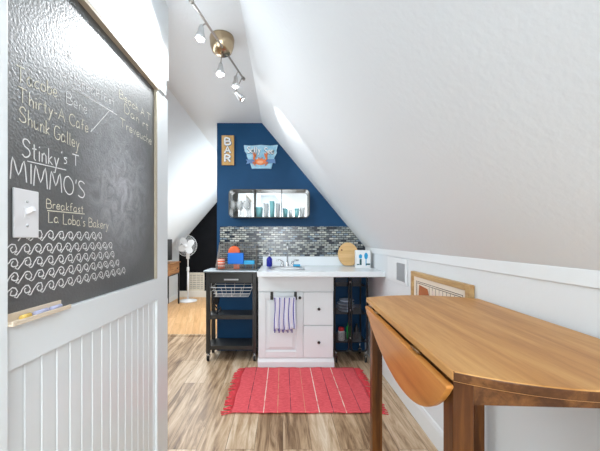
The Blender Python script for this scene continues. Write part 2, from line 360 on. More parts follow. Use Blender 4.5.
# blue kitchenette wall, cut under the slope
struct('wall_back', B().prism([(-.71, YB, 0), (WR+.1, YB, 0), (WR+.1, YB, 1.0), (XS, YB, 2.46), (-.71, YB, 2.46)], (0, .11, 0)), 'blue')
struct('wall_hall_right', box(-.71, -.6, YB+.11, 6.2, 0, HC), 'wall')
tz0, tz1 = .90, 1.334
def sx(z): return XS+(HC-z)/((HC-ZK)/(XK-XS))
struct('trim_mosaic_tiles', B().prism([(-.677, YB-.008, tz0), (WR, YB-.008, tz0), (WR, YB-.008, 1.09), (sx(tz1), YB-.008, tz1), (-.677, YB-.008, tz1)], (0, .0075, 0)), 'mosaic')
# room end behind the camera, with an unseen opening added for daylight, added_window
for nm, bb in (('wall_front_left', (-2.25, -.5, Y0-.1, Y0, 0, 2.5)), ('wall_front_right', (.26, 1.0, Y0-.1, Y0, 0, 2.5)), ('wall_front_lower', (-.5, .26, Y0-.1, Y0, 0, .84)), ('wall_front_upper', (-.5, .26, Y0-.1, Y0, 1.76, 2.5))):
    struct(nm, box(*bb), 'wall')
wf = B().box(-.5, -.46, Y0-.06, Y0+.01, .84, 1.76).box(.22, .26, Y0-.06, Y0+.01, .84, 1.76).box(-.46, .22, Y0-.06, Y0+.01, .84, .88).box(-.46, .22, Y0-.06, Y0+.01, 1.72, 1.76).box(-.46, .22, Y0-.05, Y0, 1.29, 1.32)
w1 = struct('added_window', wf, 'trim'); pg = box(-.46, .22, Y0-.035, Y0-.03, .88, 1.72).build('pane', 'clear', w1)

# left partition: core, beadboard, rail, header, posts
struct('wall_left', box(WL-.09, WL-.003, Y0, 1.585, 0, HC), 'wall')
bb = B(); y = .62
while y < 1.47:
    y1 = min(y+.0515, 1.475)
    bb.prism([(WL-.004, y, 0), (WL-.004, y+.003, 0), (WL, y+.0055, 0), (WL, y1-.0045, 0), (WL-.004, y1-.002, 0), (WL-.004, y1, 0)][::-1], (0, 0, .91)); y = y1
struct('wall_left_beadboard', bb, 'trim')
struct('trim_rail', box(WL-.003, WL+.014, .64, 1.475, .904, 1.006), 'trim', .002)
struct('trim_header', box(WL-.003, WL+.023, .2, 1.548, 1.937, 2.05), 'trim', .002)
struct('trim_post', box(WL-.10, WL+.012, 1.463, 1.595, 0, 1.937), 'trim', .002)
struct('trim_near_post', box(WL-.003, WL+.025, .38, .655, 0, HC), 'trim', .002)
struct('wall_left_upper', box(WL-.003, WL+.006, .655, 1.62, 2.05, HC), 'wall')
struct('wall_left_near', box(WL-.003, WL, Y0, .38, 0, HC), 'wall')

# ------------------------------------------------------------------ stroke lettering
G = {
 'A': [[(0,0),(.35,1),(.7,0)],[(.12,.38),(.58,.38)]], 'B': [[(.05,0),(.05,1),(.45,.95),(.55,.75),(.4,.55),(.05,.52)],[(.4,.55),(.62,.4),(.6,.12),(.4,0),(.05,0)]],
 'C': [[(.65,.85),(.45,1),(.15,.9),(0,.5),(.15,.1),(.45,0),(.68,.12)]], 'D': [[(.05,0),(.05,1),(.4,.9),(.62,.5),(.4,.08),(.05,0)]],
 'G': [[(.65,.85),(.4,1),(.12,.88),(0,.5),(.12,.1),(.45,0),(.65,.2),(.65,.42),(.4,.42)]], 'I': [[(.1,0),(.1,1)]], 'L': [[(.05,1),(.05,0),(.5,0)]],
 'M': [[(0,0),(.12,1),(.42,.25),(.72,1),(.86,0)]], 'O': [[(.4,1),(.12,.85),(0,.5),(.12,.12),(.4,0),(.68,.14),(.78,.5),(.66,.86),(.4,1)]],
 'R': [[(.05,0),(.05,1),(.45,.95),(.58,.76),(.45,.56),(.05,.5)],[(.3,.52),(.62,0)]],
 'S': [[(.58,.85),(.4,1),(.15,.95),(.05,.75),(.2,.58),(.45,.45),(.58,.25),(.45,.04),(.2,0),(0,.14)]], 'T': [[(0,1),(.7,1)],[(.35,1),(.35,0)]],
 'a': [[(.4,.5),(.2,.58),(.02,.35),(.05,.08),(.22,0),(.4,.2),(.42,.55),(.42,.15),(.52,0)]], 'b': [[(.05,1),(.05,0)],[(.05,.35),(.25,.55),(.45,.4),(.42,.1),(.22,0),(.05,.1)]],
 'c': [[(.4,.48),(.2,.56),(.02,.35),(.05,.08),(.22,0),(.42,.1)]], 'e': [[(.03,.28),(.4,.32),(.33,.52),(.15,.56),(.02,.35),(.06,.08),(.22,0),(.42,.1)]],
 'f': [[(.38,.92),(.22,1),(.14,.8),(.14,0)],[(0,.52),(.32,.54)]], 'h': [[(.05,1),(.05,0)],[(.05,.35),(.22,.56),(.38,.42),(.4,0)]],
 'i': [[(.08,.55),(.08,0)],[(.07,.78),(.1,.82)]], 'k': [[(.05,1),(.05,0)],[(.36,.56),(.06,.25),(.4,0)]], 'l': [[(.08,1),(.08,.05),(.16,0)]],
 'n': [[(.05,.56),(.05,0)],[(.05,.35),(.22,.56),(.38,.42),(.4,0)]], 'o': [[(.22,.56),(.03,.4),(.04,.12),(.2,0),(.4,.12),(.42,.42),(.22,.56)]],
 'r': [[(.05,.56),(.05,0)],[(.05,.35),(.18,.54),(.34,.52)]], 's': [[(.34,.48),(.18,.56),(.05,.44),(.3,.2),(.2,.02),(.02,.06)]],
 't': [[(.16,.9),(.16,.1),(.28,0)],[(0,.58),(.34,.6)]], 'u': [[(.04,.56),(.05,.14),(.2,0),(.38,.15),(.4,.56),(.4,.08),(.46,0)]],
 'v': [[(.02,.56),(.2,0),(.38,.56)]], 'y': [[(.04,.56),(.2,.05)],[(.42,.56),(.2,.0),(.08,-.36),(-.06,-.34)]],
 "'": [[(.08,1),(.03,.78)]], '-': [[(.02,.35),(.3,.36)]], ' ': [], '*': [[(.25,.1),(.25,.8)],[(0,.25),(.5,.65)],[(0,.65),(.5,.25)]]}
def adv(c): 
    if c == ' ': return .38
    return max(max(x for x, _ in st) for st in G[c])+.16
def lettering(b, text, o, ux, uy, height, width, nrm, wd, jit=.045, lift=.0006):
    """strokes of text from origin o; ux unit direction of the line, uy up; fitted into width"""
    tot = sum(adv(c) for c in text); k = width/tot; cx = 0; o, ux, uy = Vector(o), Vector(ux), Vector(uy)
    for c in text:
        for st in G[c]:
            pts = [o+ux*(cx+x)*k+uy*(yy+random.uniform(-jit, jit))*height for x, yy in st]
            if len(st) > 4:                     # round the curves
                q = []
                for i in range(len(pts)-1):
                    p0 = pts[max(i-1, 0)]; p1 = pts[i]; p2 = pts[i+1]; p3 = pts[min(i+2, len(pts)-1)]
                    for t in (0, .33, .66): q.append(.5*((2*p1)+(p2-p0)*t+(2*p0-5*p1+4*p2-p3)*t*t+(3*p1-p0-3*p2+p3)*t**3))
                pts = q+[pts[-1]]
            b.ribbon(pts, wd, nrm, lift)
        cx += adv(c)

# ------------------------------------------------------------------ chalkboard
cb = thing('chalkboard', 'large black chalkboard covered in chalk writing and waves, set in the white wall', 'chalkboard', (WL, 1.07, 1.008))
box(WL-.003, WL+.001, .655, 1.452, 1.008, 1.925).build('board', 'board', cb)
B().box(WL-.003, WL+.022, .2, 1.463, 1.925, 1.937).box(WL-.003, WL+.012, 1.452, 1.463, 1.008, 1.925).build('frame', 'tan', cb)
def bp(px, py):
    D = .624*300/(283-px); return Vector((WL+.001, D, EYE-(py-239)*D/300))
def chalk_text(b, text, p0, p1, hgt, wd=.0022):
    m_ = b; b = B()
    a, c = bp(*p0), bp(*p1); u = (c-a); k = u.length/sum(adv(q) for q in text); x = 0; u.normalize()
    for w_ in text.split(' '):
        if w_: b = B(); wl = sum(adv(q) for q in w_)*k; lettering(b, w_, a+u*x, u, (0, 0, 1), hgt, wl, (1, 0, 0), wd); b.build('chalk_text', m_, cb, fix=False); x += wl
        x += adv(' ')*k
warm, cool = 'chalkwarm', 'chalk'
chalk_text(warm, 'Tacobe', (16, 80), (58, 98), .036)
chalk_text(warm, 'Thirty-A Cafe', (18, 101), (89, 133), .034)
chalk_text(warm, 'Shunk Galley', (19, 121), (80, 150), .036)
chalk_text(cool, 'Stinky', (22, 156), (60, 168), .044, .0032)
chalk_text(cool, "'s T", (61, 163), (80, 167), .034, .003)
chalk_text(cool, "MIMMO'S", (10, 179), (86, 199), .052, .0034)
chalk_text(warm, 'Breakfast', (46, 208), (84, 213), .024)
chalk_text(warm, "La Loba's Bakery", (48, 222), (109, 229), .028)
chalk_text(warm, 'Treveuche', (120, 126), (152, 145), .034)
chalk_text(warm, 'Dan rt', (124, 112), (149, 131), .034)
chalk_text(warm, 'Beach A T', (119, 97), (151, 122), .03)
chalk_text(cool, '*', (65, 58), (74, 63), .03); chalk_text(cool, '*', (64, 79), (74, 86), .04)
chalk_text(cool, 'Breakfast', (74, 84), (115, 107), .030); chalk_text(cool, 'Bene', (66, 103), (88, 115), .034)
for q, bq in (([(27, 161), (66, 170)], cool), ([(47, 210.5), (84.5, 214)], warm), ([(72, 88), (117, 115)], cool), ([(109, 111), (90.5, 132), (92, 128)], cool), ([(76, 90), (113, 112)], cool)):
    a_ = [bp(*p) for p in q]; B().ribbon(a_, .0024, (1, 0, 0), .0006).build('chalk_line', bq, cb, fix=False)
wv = B()
for r_, (z, ya, yb) in enumerate([(1.196, .70, 1.05), (1.162, .665, 1.10), (1.129, .665, 1.10), (1.096, .665, 1.15), (1.062, .665, 1.21)]):
    y = ya+random.uniform(0, .01)
    while y < yb-.03:
        p = .036*random.uniform(.92, 1.08); q = []
        for t in range(0, 13):
            u = t/12
            if u < .45: q.append((y+p*.95*u/.45*.75, z+.026*math.sin(u/.45*PI/2)**1.3))
            else:
                v = (u-.45)/.55; an = PI/2-v*1.9*PI; rr = .0125*(1-.62*v); q.append((y+p*.71+rr*math.cos(an), z+.0145+rr*math.sin(an)))
        wv.ribbon([(WL+.0012, a_+random.uniform(-.0011, .0011), b_+random.uniform(-.0011, .0011)) for a_, b_ in q], .003, (1, 0, 0), .0005)
        wv.ribbon([(WL+.0012, y+p*.71+.0115, z+.010), (WL+.0012, y+p*.8, z+.003), (WL+.0012, y+p, z)], .0024, (1, 0, 0), .0005)
        y += p
wv.build('wave_drawing', 'chalk', cb, fix=False)
# chalk ledge and chalks
X0 = WL+.014
tr = thing('chalk_tray', 'narrow pale wood chalk tray on the rail under the chalkboard', 'tray', (WL+.02, .745, 1.006))
B().box(WL+.001, WL+.034, .657, .838, 1.007, 1.012).box(WL+.030, WL+.034, .657, .838, 1.012, 1.018).box(WL+.002, WL+.006, .657, .838, 1.012, 1.030).build('ledge', 'ledge', tr, .001)
for (ya, yb, m_, lb) in ((.695, .722, 'yellowchalk', 'yellow chalk stick on the tray, nearest the camera'), (.733, .775, 'bluechalk', 'lavender chalk stick in the middle of the tray'), (.785, .822, 'bluechalk', 'lavender chalk stick at the far end of the tray')):
    solo('chalk_stick', B().tube([(WL+.018, ya, 1.0175), (WL+.016, yb, 1.0175)], .0054, 10), m_, lb, 'chalk')
# light switch
sw = thing('light_switch', 'white toggle light switch plate mounted on the chalkboard', 'light switch', (WL+.002, .7245, 1.262))
box(WL+.0015, WL+.007, .690, .760, 1.203, 1.319).build('switch_plate', 'whiteplastic', sw, .002)
box(WL+.006, WL+.0085, .717, .731, 1.25, 1.275).build('toggle_slot', 'whiteplastic', sw, .0005)
B().obox((WL+.014, .724, 1.268), (.010, 0, .005), (0, .0045, 0), (-.0025, 0, .006)).build('toggle', 'whiteplastic', sw, .001)
for z in (1.29, 1.232): B().lathe([(.0032, 0), (.0032, .0012), (0, .0016)], (WL+.007, .7245, z), 12, 'x').build('screw', 'steel', sw)

# ------------------------------------------------------------------ track light
tl = thing('track_light', 'brass and nickel ceiling track light with four lit spotlight heads', 'ceiling light', (-.385, 1.80, HC))
Ca = Vector((-.378, 1.86, HC))
B().lathe([(.074, 0), (.076, -.012), (.072, -.05), (.060, -.085), (.042, -.098), (0, -.102)], Ca, 32).build('canopy', 'nickel', tl)
A0, A1 = P(191.5, 1, 1.50), P(243.5, 79, 2.20)
A0.z = A1.z = 2.36; A0.x = (191.5-283)*A0.y/300; 
bar_z = 2.36
A0 = Vector((-.4455, 1.4615, bar_z)); A1 = Vector((-.286, 2.17, bar_z))
B().tube([A0, A1], .0065, 10).build('rail', 'rail', tl)
for q in (A0, A1): B().tube([q+Vector((-.002, -.008, 0)), q+Vector((.002, .008, 0))], .012, 10).build('end_cap', 'rail', tl)
bulbs = []
def head(hx, hy, hz, tip, drop_from):
    """arm from the rail, shade opening towards tip"""
    top = Vector((hx, hy, hz)); d = (Vector(tip)-top).normalized(); q = Vector((0, 0, 1)).rotation_difference(d).to_matrix()
    h = B().lathe([(.008, -.012), (.014, 0), (.017, .022), (.024, .040), (.027, .062), (.0255, .062), (.022, .042), (.014, .025), (0, .022)], top, 20, rot=q).build('spot_head', 'steel', tl)
    B().tube([drop_from, (Vector(drop_from)+top)/2+Vector((.0, 0, .008)), top], .0035, 8).build('arm', 'rail', tl)
    B().lathe([(0, .030), (.010, .034), (.019, .050), (.019, .060), (.012, .068), (0, .071)], top, 16, rot=q).build('bulb', 'bulb', h)
    bulbs.append((top+d*.085, d))
lerp = lambda t: A0.lerp(A1, t)
head(-.425, 1.56, 2.30, (-.46, 1.57, 2.0), lerp(.22))
head(-.378, 1.82, 2.255, (-.385, 1.80, 2.0), Ca+Vector((0, 0, -.09)))
head(-.330, 2.10, 2.33, (-.34, 2.14, 2.1), lerp(.86))
head(-.345, 2.20, 2.275, (.0, 2.50, 2.0), lerp(.97))
def point(name, loc, power, r=.03, col=(1, .97, .92)):
    l = bpy.data.lights.new(name, 'POINT'); l.energy = power; l.shadow_soft_size = r; l.color = col; o = bpy.data.objects.new(name, l); COL.objects.link(o); o.location = loc
def spot(name, loc, d, power, ang, r=.02, blend=.6, col=(.93, .972, 1)):
    l = bpy.data.lights.new(name, 'SPOT'); l.energy = power; l.spot_size = math.radians(ang); l.spot_blend = blend; l.shadow_soft_size = r; l.color = col
    o = bpy.data.objects.new(name, l); COL.objects.link(o); o.location = loc; o.rotation_euler = Vector((0, 0, -1)).rotation_difference(Vector(d)).to_euler()
for i, d_ in enumerate(((-.25, 0, -1), (-.1, -.1, -1), (0, .2, -1))): spot('bulb_light', bulbs[i][0], d_, (3.2, 1.8, 1.8)[i], 165, .02, .5)
spot('bulb_light', bulbs[0][0], (-.5, -.75, -.40), 24, 105, .02, .9)
spot('bulb_light', bulbs[3][0], (.44, .40, -.22), 11, 56, .010, .7)

# ------------------------------------------------------------------ signs on the blue wall
YW = YB-.001
bs = thing('bar_sign', 'vertical wooden sign with white letters BAR on the blue wall', 'sign', (-.585, YW, 1.43+.0))
p0, p1 = P(222, 165.5, YW), P(234.3, 136, YW)
box(p0.x, p1.x, YW-.022, YW, p0.z, p1.z).build('board', 'ochre', bs, .002)
for i, c in enumerate('BAR'):
    zz = p1.z-.022-(i+1)*.090+.012; lt = B(); ld = B()
    lettering(ld, c, (p0.x+.034, YW-.0225, zz-.004), (1, 0, 0), (0, 0, 1), .070, .078, (0, -1, 0), .024, 0, .0004)
    lettering(lt, c, (p0.x+.032, YW-.0225, zz), (1, 0, 0), (0, 0, 1), .070, .076, (0, -1, 0), .017, 0, .001)
    ld.build('letter_outline', 'signdark', bs, fix=False); lt.build('letters', 'paper', bs, fix=False)
cs = thing('crab_sign', 'pale blue cut-out sign with an orange crab and white script on the blue wall', 'sign', (-.24, YW, 1.42))
def W(px, py, dy=0): v = P(px, py, YW); v.y = YW-dy; return v
out = [(244, 145.5), (252, 146), (261, 145.3), (270, 146), (277.7, 145.2), (276.5, 151), (277, 153), (274.7, 157), (272.8, 163), (271.3, 169), (252, 169), (250, 163), (247, 157), (246.8, 154), (244.8, 151.5)]
B().prism([W(x, y, .014) for x, y in out], (0, .014, 0)).build('board', 'signblue', cs)
B().prism([W(x, y, .020) for x, y in [(246, 160), (275, 159.5), (275.6, 163.8), (272, 163.2), (261, 165), (250, 163.6), (246.2, 164.6), (247.6, 162)]], (0, .006, 0)).build('ribbon', 'signribbon', cs)
B().prism([W(x, y, .022) for x, y in [(251, 164.5), (272, 164), (271.2, 169), (252.2, 169)]], (0, .008, 0)).build('plaque', 'signblue', cs)
cr = B()
e = [W(260.5+5.4*math.cos(t*PI/8), 162.4+3.2*math.sin(t*PI/8), .030) for t in range(16)]; cr.prism(e[::-1], (0, .008, 0))
for s in (-1, 1):
    cx = 260.5
    cr.tube([W(cx+s*4.5, 161.5, .026), W(cx+s*6.3, 159.5, .026), W(cx+s*5.6, 156.2, .026)], [.009, .010, .014], 8)
    cr.tube([W(cx+s*5.6, 156.8, .026), W(cx+s*6.6, 154.6, .026), W(cx+s*6.0, 152.8, .026)], [.012, .010, .003], 8)
    cr.tube([W(cx+s*5.2, 156.8, .026), W(cx+s*4.4, 155.2, .026), W(cx+s*4.6, 153.6, .026)], [.010, .007, .003], 8)
    for k in range(3): cr.tube([W(cx+s*4.5, 163+k*.8, .026), W(cx+s*(7.4-k*.9), 162.6+k*1.2, .026), W(cx+s*(7.0-k*1.3), 165.2+k*.9, .026)], [.006, .005, .002], 6)
    cr.tube([W(cx+s*1.5, 160, .026), W(cx+s*1.7, 158, .026)], .006, 6)
cr.build('crab', 'crab', cs)
B().prism([W(260.5+3*math.cos(t*PI/6), 162.8+1.5*math.sin(t*PI/6), .032) for t in range(12)][::-1], (0, .003, 0)).build('crab_shell_highlight', 'crablight', cs)
for nm_, m_, wd, dz, lf in (('script_outline', 'signdark', .015, -.003, .001), ('script', 'paper', .0095, 0, .002)):
    random.seed(3); bb_ = B()
    lettering(bb_, 'Salty', W(247.5, 153, .0145)+Vector((0, 0, dz)), (1, 0, 0), (0, 0, 1), .062, .145, (0, -1, 0), wd, .03, lf); bb_.build(nm_, m_, cs, fix=False); bb_ = B()
    lettering(bb_, 'Sea', W(264.5, 154, .0145)+Vector((0, 0, dz)), (1, 0, 0), (0, 0, 1), .062, .11, (0, -1, 0), wd, .03, lf); bb_.build(nm_, m_, cs, fix=False)

# ------------------------------------------------------------------ mirrored wall shelf with glasses
sx0, sx1 = (229-283)/300*3.13, (309.6-283)/300*3.13
sz0, sz1 = EYE-(217.8-239)/300*3.13, EYE-(189.5-239)/300*3.13
ms = thing('mirrored_wall_shelf', 'long rounded metal-framed wall shelf with a mirror back and two dividers', 'shelf', ((sx0+sx1)/2, YB, sz0))
def rrect(x0, x1, z0, z1, r, y, n=6):
    pts = []
    for cx, cz, a0 in ((x1-r, z1-r, 0), (x0+r, z1-r, 90), (x0+r, z0+r, 180), (x1-r, z0+r, 270)):
        for k in range(n+1):
            a = math.radians(a0+90*k/n); pts.append(Vector((cx+r*math.cos(a), y, cz+r*math.sin(a))))
    return pts
def rring(b, x0, x1, z0, z1, r, y0, y1, th):
    o0, o1 = rrect(x0, x1, z0, z1, r, y0), rrect(x0, x1, z0, z1, r, y1); i0, i1 = rrect(x0+th, x1-th, z0+th, z1-th, max(r-th, .002), y0), rrect(x0+th, x1-th, z0+th, z1-th, max(r-th, .002), y1)
    V = [[b.bm.verts.new(p) for p in q] for q in (o0, o1, i1, i0)]; n = len(o0)
    for a_ in range(4):
        A, C = V[a_], V[(a_+1) % 4]
        for k in range(n): b.bm.faces.new((A[k], A[(k+1) % n], C[(k+1) % n], C[k]))
    return b
rring(B(), sx0, sx1, sz0, sz1, .045, YB-.125, YB, .005).build('frame', 'darkbronze', ms)
rring(B(), sx0, sx1, sz0, sz1, .045, YB-.127, YB-.121, .007).build('rim', 'darksteel', ms)
B().prism(rrect(sx0+.006, sx1-.006, sz0+.006, sz1-.006, .04, YB-.006), (0, .004, 0)).build('mirror', 'mirror', ms)
for xx in ((254.5-283)/300*3.13, (281.7-283)/300*3.13):
    box(xx-.004, xx+.004, YB-.124, YB-.006, sz0+.005, sz1-.005).build('divider', 'darksteel', ms)
zf = sz0+.0052
WG = 'stemmed glasses in the mirrored shelf'
wg = thing('wine_glass', 'clear stemmed wine glass in the left bay of the mirrored shelf, against the frame', 'glass', (-.53, 3.16, zf), WG)
B().lathe([(.030, 0), (.030, .002), (.006, .006), (.004, .03), (.004, .075), (.012, .085), (.030, .11), (.034, .135), (.029, .175), (.0275, .175), (.032, .135), (.028, .112), (.010, .088), (0, .086)], (-.53, 3.16, zf), 20).build('goblet', 'clear', wg)
dup(wg, (-.46, 3.17, zf), 'clear stemmed wine glass in the middle of the left bay of the mirrored shelf')
dup(wg, (-.385, 3.155, zf), 'clear stemmed wine glass in the left bay of the mirrored shelf, next to the divider')
TG = 'tumblers in the mirrored shelf'
def tumbler(x, y, h, r, m_, lb):
    solo('drinking_glass', B().lathe([(r*.82, 0), (r, h), (r*.92, h), (r*.75, .006), (0, .006)], (x, y, zf), 18), m_, lb, 'glass', TG)
tumbler(-.255, 3.16, .11, .036, 'tealglass', 'teal tumbler in the middle bay of the mirrored shelf, beside the left divider')
tumbler(-.180, 3.165, .15, .028, 'clear', 'tall clear glass in the middle bay, second from the left divider')
tumbler(-.115, 3.155, .17, .026, 'tealglass', 'tall pale teal glass in the middle bay of the mirrored shelf')
tumbler(-.055, 3.165, .15, .025, 'clear', 'clear glass in the middle bay, next to the right divider')
for i, xx in enumerate((.025, .085, .145, .205)):
    tumbler(xx, 3.16, .095+.01*(i % 2), .027, 'tealglass' if i % 2 == 0 else 'clear', ['pale teal short glass', 'clear short glass', 'pale teal short glass', 'clear short glass'][i]+' in the right bay of the shelf, '+['beside the divider', 'second from the divider', 'third from the divider', 'farthest from the divider'][i])

# ------------------------------------------------------------------ countertop, sink, faucet
YF = 2.61
CT = .915
ct = thing('countertop', 'white laminate countertop with a raised back lip, over the sink cabinet', 'countertop', (.33, 2.9, .87))
hx0, hx1, hy0, hy1 = -.115, .185, 2.78, 3.02
slabb = B().box(-.2255, hx0, YF, YB-.002, .872, CT).box(hx1, WR-.002, YF, YB-.002, .872, CT).box(hx0, hx1, YF, hy0, .872, CT).box(hx0, hx1, hy1, YB-.002, .872, CT)
slabb.build('worktop', 'white_lam', ct)
box(-.2255, WR-.002, YF-.004, YF+.014, .868, CT+.001).build('front_edge', 'white_lam', ct, .006, 3)
box(-.215, WR-.002, YB-.03, YB-.009, CT, 1.014).build('back_lip', 'white_lam', ct, .003)
sk = thing('bar_sink', 'small stainless steel bar sink set in the white countertop', 'sink', (.035, 2.9, .80))
sb = B(); rring2 = None
def zring(b, x0, x1, y0, y1, r, z):
    return [b.bm.verts.new((p.x, p.z, z)) for p in rrect(x0, x1, y0, y1, r, 0)]
rings = [zring(sb, -.135, .205, 2.75, 3.09, .03, CT+.001), zring(sb, -.137, .207, 2.748, 3.092, .03, CT+.004), zring(sb, -.13, .20, 2.755, 3.085, .03, CT+.006), zring(sb, -.11, .18, 2.835, 3.015, .04, CT+.005), zring(sb, -.105, .175, 2.84, 3.01, .04, CT-.01), zring(sb, -.10, .17, 2.845, 3.005, .04, CT-.12)]
for A, C in zip(rings, rings[1:]):
    for k in range(len(A)): f = sb.bm.faces.new((A[k], A[(k+1) % len(A)], C[(k+1) % len(A)], C[k])); f.smooth = True
sb.bm.faces.new(rings[-1])
sb.build('basin', 'steel', sk)
B().lathe([(.03, 0), (.03, .003), (.012, .004), (0, .003)], (.035, 2.9, CT-.12), 20).build('drain', 'chrome', sk)
solo('sponge', box(.105, .175, 3.03, 3.075, CT+.007, CT+.028), 'cyan', 'pale blue sponge on the back right rim of the sink', 'sponge', bevel=.004)
fc = thing('faucet', 'chrome gooseneck bar faucet with two lever handles behind the sink', 'faucet', (.045, 3.055, CT+.006))
fz = CT+.0055
B().lathe([(.024, 0), (.022, .008), (.012, .03), (.009, .05)], (.045, 3.055, fz), 16).box(-.01, .10, 3.042, 3.068, fz, fz+.008).build('base', 'chrome', fc)
pts = [(.045, 3.055, fz+.04), (.045, 3.055, fz+.18)]+[(.045, 3.055-.05+.05*math.cos(a*PI/8), fz+.18+.05*math.sin(a*PI/8)) for a in range(1, 9)]+[(.045, 2.955, fz+.15)]
B().tube(pts, .008, 12).build('spout', 'chrome', fc)
for s in (-1, 1):
    hh = B().lathe([(.024, 0), (.016, .015), (.012, .045), (.014, .052), (0, .056)], (.045+s*.052, 3.055, fz), 14).build('handle', 'chrome', fc)
    B().tube([(.045+s*.052, 3.055, fz+.05), (.045+s*.075, 3.053, fz+.062), (.045+s*.115, 3.05, fz+.064)], [.008, .008, .007], 8).build('lever', 'chrome', hh)
sp_ = thing('soap_bottle', 'blue hand soap bottle with a white pump by the sink', 'bottle', (-.142, 3.12, CT+.001))
c_ = (-.142, 3.12, CT+.001)
B().lathe([(.026, 0), (.030, .004), (.030, .075), (.020, .09), (.010, .098), (.010, .105)], c_, 20).build('bottle', 'soap', sp_)
B().lathe([(.011, .105), (.011, .12), (.004, .122), (.004, .145), (0, .145)], c_, 12).tube([(-.142, 3.125, CT+.145), (-.165, 3.115, CT+.150), (-.172, 3.11, CT+.142)], .004, 8).build('pump', 'whiteplastic', sp_)

# round cutting board leaning on the back lip
cut = thing('cutting_board', 'round pale wooden cutting board leaning on the tiles', 'cutting board', (.66, 3.12, CT))
cb_ = B(); pts = []
for k in range(40):
    a = 2*PI*k/40; pts.append((.11*math.cos(a)*.97, .128*math.sin(a)))
pts = [(x, max(z, -.118)) for x, z in pts]
tilt = math.radians(12)
def cw(x, z, d): return Vector((.684+x, 3.135+(z+.118)*math.sin(tilt)+d*math.cos(tilt), CT+.0055+(z+.118)*math.cos(tilt)-d*math.sin(tilt)))
cb_.prism([cw(x, z, -.018) for x, z in pts], cw(0, 0, .0)-cw(0, 0, -.018)); cb_.build('board', 'boardwood', cut, .003)
B().prism([cw(-.068+.010*math.cos(t*PI/6), .045+.010*math.sin(t*PI/6), -.0195) for t in range(12)], cw(0, 0, .0)-cw(0, 0, -.002)).build('hanging_hole', 'knot', cut)
# white utensil box with printed spoons
ub = thing('utensil_box', 'white box printed with blue kitchen utensils beside the cutting board', 'box', (.745, 2.96, CT))
u0, u1 = (356.2-283)/300*2.93, (370.5-283)/300*2.93
zt = EYE-(250.3-239)/300*2.93
uz0 = CT+.001
box(u0, u1, 2.93, 2.99, uz0, zt).build('box', 'paper', ub, .002)
fr = 2.9295
def oval(cx, cz, rx, rz, n=16): return [Vector((cx+rx*math.cos(2*PI*k/n), fr, cz+rz*math.sin(2*PI*k/n))) for k in range(n)]
B().prism(oval(u0+.042, zt-.060, .016, .022), (0, -.0006, 0)).build('utensil_print', 'printblue', ub)
B().prism(oval(u0+.096, zt-.055, .018, .032), (0, -.0006, 0)).box(u0+.092, u0+.100, fr-.0006, fr, zt-.15, zt-.08).build('utensil_print', 'printblue', ub)
B().box(u0+.033, u0+.053, fr-.0006, fr, uz0+.03, zt-.085).box(u0+.006, u0+.03, fr-.0006, fr, uz0+.03, uz0+.04).build('dark_print', 'printdark', ub)
box(u0+.095, u1-.004, fr-.0006, fr, uz0+.03, uz0+.045).build('dark_print', 'printdark', ub)
solo('card_holder', box(.80, .855, 3.03, 3.04, CT+.06, CT+.165).box(.79, .86, 3.01, 3.06, CT+.001, CT+.06), 'greygrille', 'small grey stand in the counter corner behind the white box', 'stand', bevel=.001)

# ------------------------------------------------------------------ sink cabinet
cx0, cx1, cy = -.231, .472, 2.80
kb = thing('sink_cabinet', 'white sink base cabinet with one panel door and two drawers', 'cabinet', ((cx0+cx1)/2, 3.0, 0))
B().box(cx0, cx0+.018, cy+.02, YB-.03, .085, .866).box(cx1-.018, cx1, cy+.02, YB-.03, .085, .866).box(cx0+.018, cx1-.018, cy+.02, YB-.03, .085, .103).box(cx0+.018, cx1-.018, YB-.04, YB-.03, .103, .866).box(cx0+.018, cx1-.018, cy+.02, cy+.026, .103, .75).build('body', 'cab', kb)
box(cx0, cx1, cy+.0, cy+.02, .712, .866).build('false_front', 'cab', kb, .003)
B().prism([(cx0-.004, cy-.012, 0), (cx0-.004, cy-.012, .055), (cx0-.004, cy+.004, .085), (cx0-.004, cy+.1, .085), (cx0-.004, cy+.1, 0)], (cx1-cx0+.008, 0, 0)).build('plinth', 'cab', kb)
dx0, dx1, dz0, dz1 = -.226, .186, .09, .703
d_ = B()
fr_ = .062
d_.box(dx0, dx0+fr_, cy, cy+.019, dz0, dz1).box(dx1-fr_, dx1, cy, cy+.019, dz0, dz1).box(dx0+fr_, dx1-fr_, cy, cy+.019, dz0, dz0+fr_).box(dx0+fr_, dx1-fr_, cy, cy+.019, dz1-fr_, dz1)
door = d_.build('door', 'cab', kb, .003)
a0, a1, b0, b1 = dx0+fr_-.002, dx1-fr_+.002, dz0+fr_-.002, dz1-fr_+.002
pb = B(); 
V0 = [pb.bm.verts.new(v) for v in ((a0, cy+.012, b0), (a1, cy+.012, b0), (a1, cy+.012, b1), (a0, cy+.012, b1))]
V1 = [pb.bm.verts.new(v) for v in ((a0+.012, cy+.012, b0+.012), (a1-.012, cy+.012, b0+.012), (a1-.012, cy+.012, b1-.012), (a0+.012, cy+.012, b1-.012))]
V2 = [pb.bm.verts.new(v) for v in ((a0+.04, cy+.002, b0+.04), (a1-.04, cy+.002, b0+.04), (a1-.04, cy+.002, b1-.04), (a0+.04, cy+.002, b1-.04))]
for A, C in ((V0, V1), (V1, V2)):
    for k in range(4): pb.bm.faces.new((A[k], A[(k+1) % 4], C[(k+1) % 4], C[k]))
pb.bm.faces.new(V2)
pb.build('raised_panel', 'cab', door)
def knob(par, x, z):
    B().lathe([(.005, 0), (.005, -.012), (.013, -.016), (.014, -.022), (.009, -.028), (0, -.029)], (x, cy, z), 16, 'y').build('knob', 'darkbronze', par)
knob(door, dx1-.03, .655)
